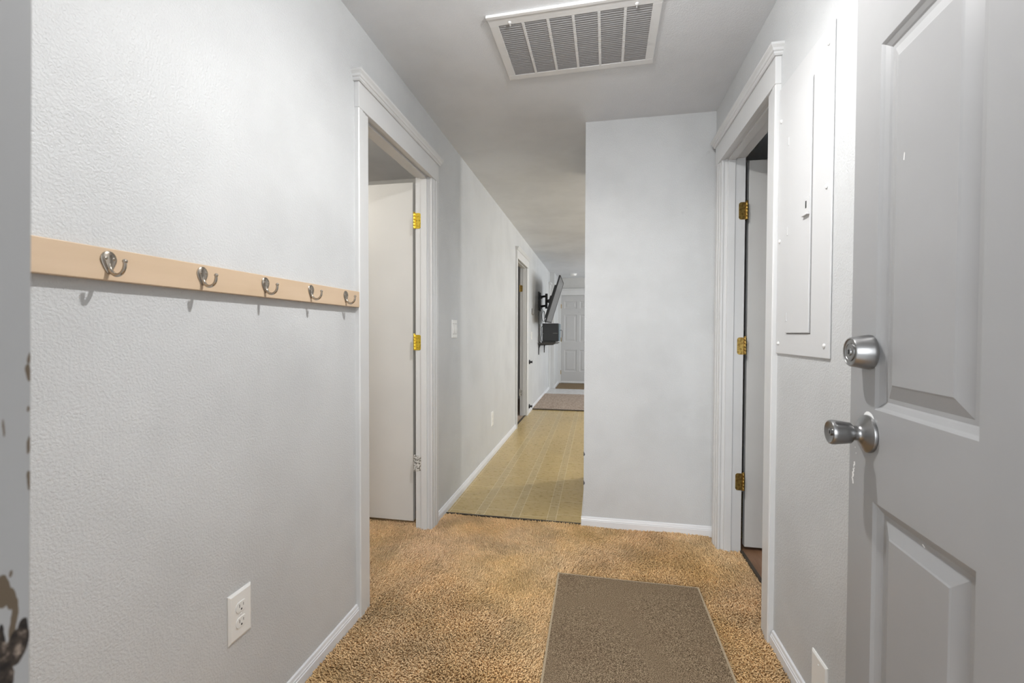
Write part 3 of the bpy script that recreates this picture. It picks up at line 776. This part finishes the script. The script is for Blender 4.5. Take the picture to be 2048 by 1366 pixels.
# raised rim at the near edge
bx2(-hx-.004, hx+.004, -hy-.010, -hy+.004, -.0105, 0)
obj('frame', bm, WPAINTM, t, local=True, bevel=.0012)
for k in range(6):
    bm = B(); sx0 = ix0+k*cw+(mb if k else 0); sx1 = ix0+(k+1)*cw-(mb if k < 5 else 0); ns = 28; pitch = (iy1-iy0)/ns
    for j in range(ns):
        y = iy0+(j+.5)*pitch
        prism(bm, [(y-pitch*.40, -.0022), (y-pitch*.34, -.0012), (y+pitch*.30, -.0062), (y+pitch*.24, -.0072)], 'x', sx0, sx1)
    obj('louvre_section', bm, SLATM, t, local=True)
obj('filter', box(B(), ix0, ix1, iy0, iy1, -.0006, -.0002), VENTDARK, t, local=True)  # flat dark sheet stands in for the shaded interior behind the slats
for x_ in (-.245, .235):
    bm = B(); lathe(bm, [(0, .007), (.003, .006), (.005, .0035), (.006, 0)], (x_, iy0-.012, -.008), (0, 0, -1), 14)
    box(bm, x_-.0022, x_+.0022, iy0-.018, iy0+.004, -.0125, -.008)
    obj('latch', bm, WPAINTM, t, local=True, smooth=False)

# ------------------------------------------------------------------ ceiling light above the entry (source of the hook shadows)
t = thing('ceiling_light', (-.02, 1.12, CH), 'small white lampholder on the ceiling just inside the entry', 'ceiling light')
obj('canopy', lathe(B(), [(0, 0), (0, .055), (.012, .05), (.028, .028), (.045, .022), (.045, 0)], (-.02, 1.12, CH), (0, 0, -1), 32), WPLAST, t, smooth=True)

# ------------------------------------------------------------------ mat
t = thing('floor_mat', (.145, 1.45, 0), 'grey-brown speckled entry mat lying on the tan carpet', 'mat')
mc = [(-.168, 2.035), (.452, 2.035), (.452, .86), (-.168, .86)]
bm = B(); NX, NY = 40, 70; vs = {}
def mz(x, y): return .0035+.0016*math.sin(7*x+3*y)*math.sin(5*y-2*x)
for i in range(NX+1):
    for j in range(NY+1):
        x = mc[0][0]+.007+(.606)*i/NX; y = .867+1.161*j/NY; vs[i, j] = bm.verts.new((x, y, mz(x, y)+.006))
for i in range(NX):
    for j in range(NY): bm.faces.new((vs[i, j], vs[i+1, j], vs[i+1, j+1], vs[i, j+1]))
obj('pile', bm, MATM, t, smooth=True)
bm = B(); loop = []
for (xa_, ya_), (xb_, yb_) in zip(mc, mc[1:]+mc[:1]):
    for k in range(24):
        q = k/24; x = xa_+(xb_-xa_)*q; y = ya_+(yb_-ya_)*q; loop.append((x, y))
inner = [bm.verts.new((.142+(x-.142)*.975, 1.4475+(y-1.4475)*.987, mz(x, y)+.0068)) for x, y in loop]
mid = [bm.verts.new((x, y, mz(x, y)+.006)) for x, y in loop]; low = [bm.verts.new((x, y, mz(x, y)-.004)) for x, y in loop]
n = len(loop)
for k in range(n):
    j = (k+1) % n; bm.faces.new((inner[k], inner[j], mid[j], mid[k])); bm.faces.new((mid[k], mid[j], low[j], low[k]))
obj('bound_edge', bm, BIND, t, smooth=True)
# far doormat
bm = box(B(), -.80, .1, 8.88, 9.80, 0, .012)
o = obj('doormat', bm, DMAT, None, bevel=.003); tagd(o, 'brown doormat in front of the far panelled door', 'mat')

# ------------------------------------------------------------------ television, mount, cables
A_ = Vector((-.735, 6.5, 1.285)); Fv = Vector((-.04, 1.2, .015)); Vv = Vector((.215, 0, .695))
u = Fv.normalized(); nrm = u.cross(Vv).normalized(); 
if nrm.x < 0: nrm = -nrm
v = nrm.cross(u).normalized()
if v.z < 0: v = -v
Wt, Htv = 1.2, .725
def tv(s, q, d): return A_+u*s+v*q+nrm*d
def slab(bm, s0, s1, q0, q1, d0, d1):
    P_ = [bm.verts.new(tv(s, q, d)) for d in (d0, d1) for s, q in ((s0, q0), (s1, q0), (s1, q1), (s0, q1))]
    for k in ((0, 1, 2, 3), (7, 6, 5, 4), (0, 4, 5, 1), (1, 5, 6, 2), (2, 6, 7, 3), (3, 7, 4, 0)): bm.faces.new([P_[i] for i in k])
    return bm
t = thing('television', tuple(tv(Wt/2, Htv/2, 0)), 'black flat-screen television tilted out from the left wall', 'television')
obj('rear_housing', slab(slab(B(), .0, Wt, 0, Htv, -.018, 0), .15, Wt-.15, .06, Htv*.72, -.05, -.018), BLACK, t, bevel=.004)
obj('screen', slab(B(), .012, Wt-.012, .02, Htv-.012, 0, .003), SCREEN, t)
bm = B(); slab(bm, 0, Wt, 0, .02, 0, .006); slab(bm, 0, Wt, Htv-.012, Htv, 0, .006); slab(bm, 0, .012, .02, Htv-.012, 0, .006); slab(bm, Wt-.012, Wt, .02, Htv-.012, 0, .006)
obj('bezel', bm, BLACK, t)
back = tv(Wt/2-.05, Htv*.5, -.055)
t = thing('tv_mount', (-a, 7.2, 1.64), 'black articulated steel wall mount holding the television', 'tv mount')
obj('wall_plate', box(box(B(), -a, -a+.018, 7.12, 7.16, 1.49, 1.80), -a, -a+.018, 7.30, 7.34, 1.49, 1.80), BLACK, t, bevel=.002)
bm = B()
for z_ in (1.72, 1.56):
    box(bm, -a+.018, -a+.045, 7.11, 7.35, z_-.022, z_+.022)
obj('cross_bars', bm, BLACK, t, bevel=.002)
for z_ in (1.72, 1.565):
    tube_ = tube(B(), [(-a+.04, 7.20, z_), (-.80, 7.08, z_), (-.785, 7.08, z_)], .018, 8)
    obj('arm', tube_, BLACK, t)
obj('pivot', lathe(B(), [(0, 0), (0, .020), (.24, .020), (.24, 0)], (-.79, 7.08, 1.52), (0, 0, 1), 16), BLACK, t)
obj('arm', tube(B(), [(-.79, 7.08, 1.64), (-.75, 7.07, 1.64), (back.x-.045, back.y, 1.645)], .026, 8), BLACK, t)
obj('tv_bracket', slab(slab(B(), .42, .46, .12, .60, -.072, -.05), .64, .68, .12, .60, -.072, -.05), BLACK, t)
obj('tv_bracket', slab(B(), .40, .70, .30, .42, -.088, -.068), BLACK, t)
def cable(name, pts, r, label, m=BLACK, group=None):
    o = obj(name, tube(B(), smoothpath(pts, 7), r, 8), m, None, smooth=True); return tagd(o, label, 'cable', group)
lp = [(-.845+.0, 6.93, 1.50)]
for k in range(11):
    an = PI/2+k/10*2*PI*.95; lp.append((-.835+.026*math.cos(an), 7.05+.002*k, 1.395+.085*math.sin(an)))
lp += [(-.81, 7.0, 1.33), (-.785, 6.95, 1.285)]
cable('cable', [(-.87, 7.06, 1.52)]+lp[1:], .0035, 'black cable looped between the mount and the television')
cable('cable', [(-.915, 7.10, 1.48), (-.918, 7.09, 1.30), (-.916, 7.09, 1.10), (-.918, 7.06, .99)], .004, 'black cable hanging down the wall to the shelf')
# shelf and box
t = thing('wall_shelf', (-a, 7.4, .96), 'small dark wall shelf on two black brackets under the television', 'shelf')
obj('shelf_board', box(B(), -a, -.655, 7.10, 8.02, .944, .962), simple('dark_shelf_wood', (.06, .055, .05), .5), t, bevel=.001)
for yb in (7.17, 7.95):
    bm = B(); prism(bm, [(-a, .77), (-a+.012, .77), (-a+.016, .88), (-a+.035, .922), (-a+.25, .932), (-a+.25, .944), (-a, .944)], 'y', yb-.011, yb+.011)
    obj('bracket', bm, BLACK, t)
t = thing('computer_case', (-.73, 7.3, .99), 'black box-shaped computer case standing on the wall shelf', 'computer case')
obj('case_body', box(B(), -.862, -.602, 7.15, 7.45, .992, 1.283), DBOX, t, bevel=.004)
obj('side_panel', box(B(), -.602, -.585, 7.155, 7.445, .996, 1.279), simple('blue_grey_plastic', (.12, .17, .21), .35), t, bevel=.003)
bm = B(); box(bm, -.69, -.615, 7.146, 7.1495, 1.122, 1.126); obj('trim_line', bm, GREYP, t)
bm = B(); box(bm, -.85, -.846, 7.146, 7.1495, 1.115, 1.122); obj('power_light', bm, WPLAST, t)
o = obj('media_box', box(box(B(), -.865, -.64, 7.12, 7.47, .9625, .991), -.855, -.65, 7.117, 7.12, .970, .980), simple('dark_box_plastic', (.03, .03, .03), .4), None, bevel=.002)
tagd(o, 'flat black media box lying on the shelf under the computer case', 'media box')
cable('cable', [(-.575, 7.15, 1.165), (-.555, 7.13, 1.175), (-.535, 7.13, 1.15), (-.537, 7.13, 1.06), (-.548, 7.14, .99)], .004, 'black cable curling round the outer side of the computer case')
for dx, dy, gr in ((.004, 0, 1), (-.010, .06, 2), (-.022, -.04, 3)):
    cable('cable', [(-.868+dx, 7.20+dy, 1.24), (-.885+dx, 7.20+dy, 1.21), (-.880+dx, 7.20+dy, 1.12), (-.892+dx, 7.20+dy, 1.03), (-.872+dx, 7.20+dy, .975)], .003,
          ['', 'dark cable at the wall side of the computer case', 'pale cable hugging the computer case', 'grey cable nearest the wall beside the computer case'][gr], [None, BLACK, WPLAST, GREYP][gr])

# smoke detector
t = thing('smoke_detector', (-.47, 9.2, CH), 'round white smoke detector on the far ceiling', 'smoke detector')
obj('base', lathe(B(), [(0, .075), (.010, .075), (.010, 0)], (-.47, 9.2, CH), (0, 0, -1), 28), WPLAST, t)
obj('cover', lathe(B(), [(.010, .066), (.034, .062), (.040, .052), (.041, 0)], (-.47, 9.2, CH), (0, 0, -1), 28), WPLAST, t, smooth=True)
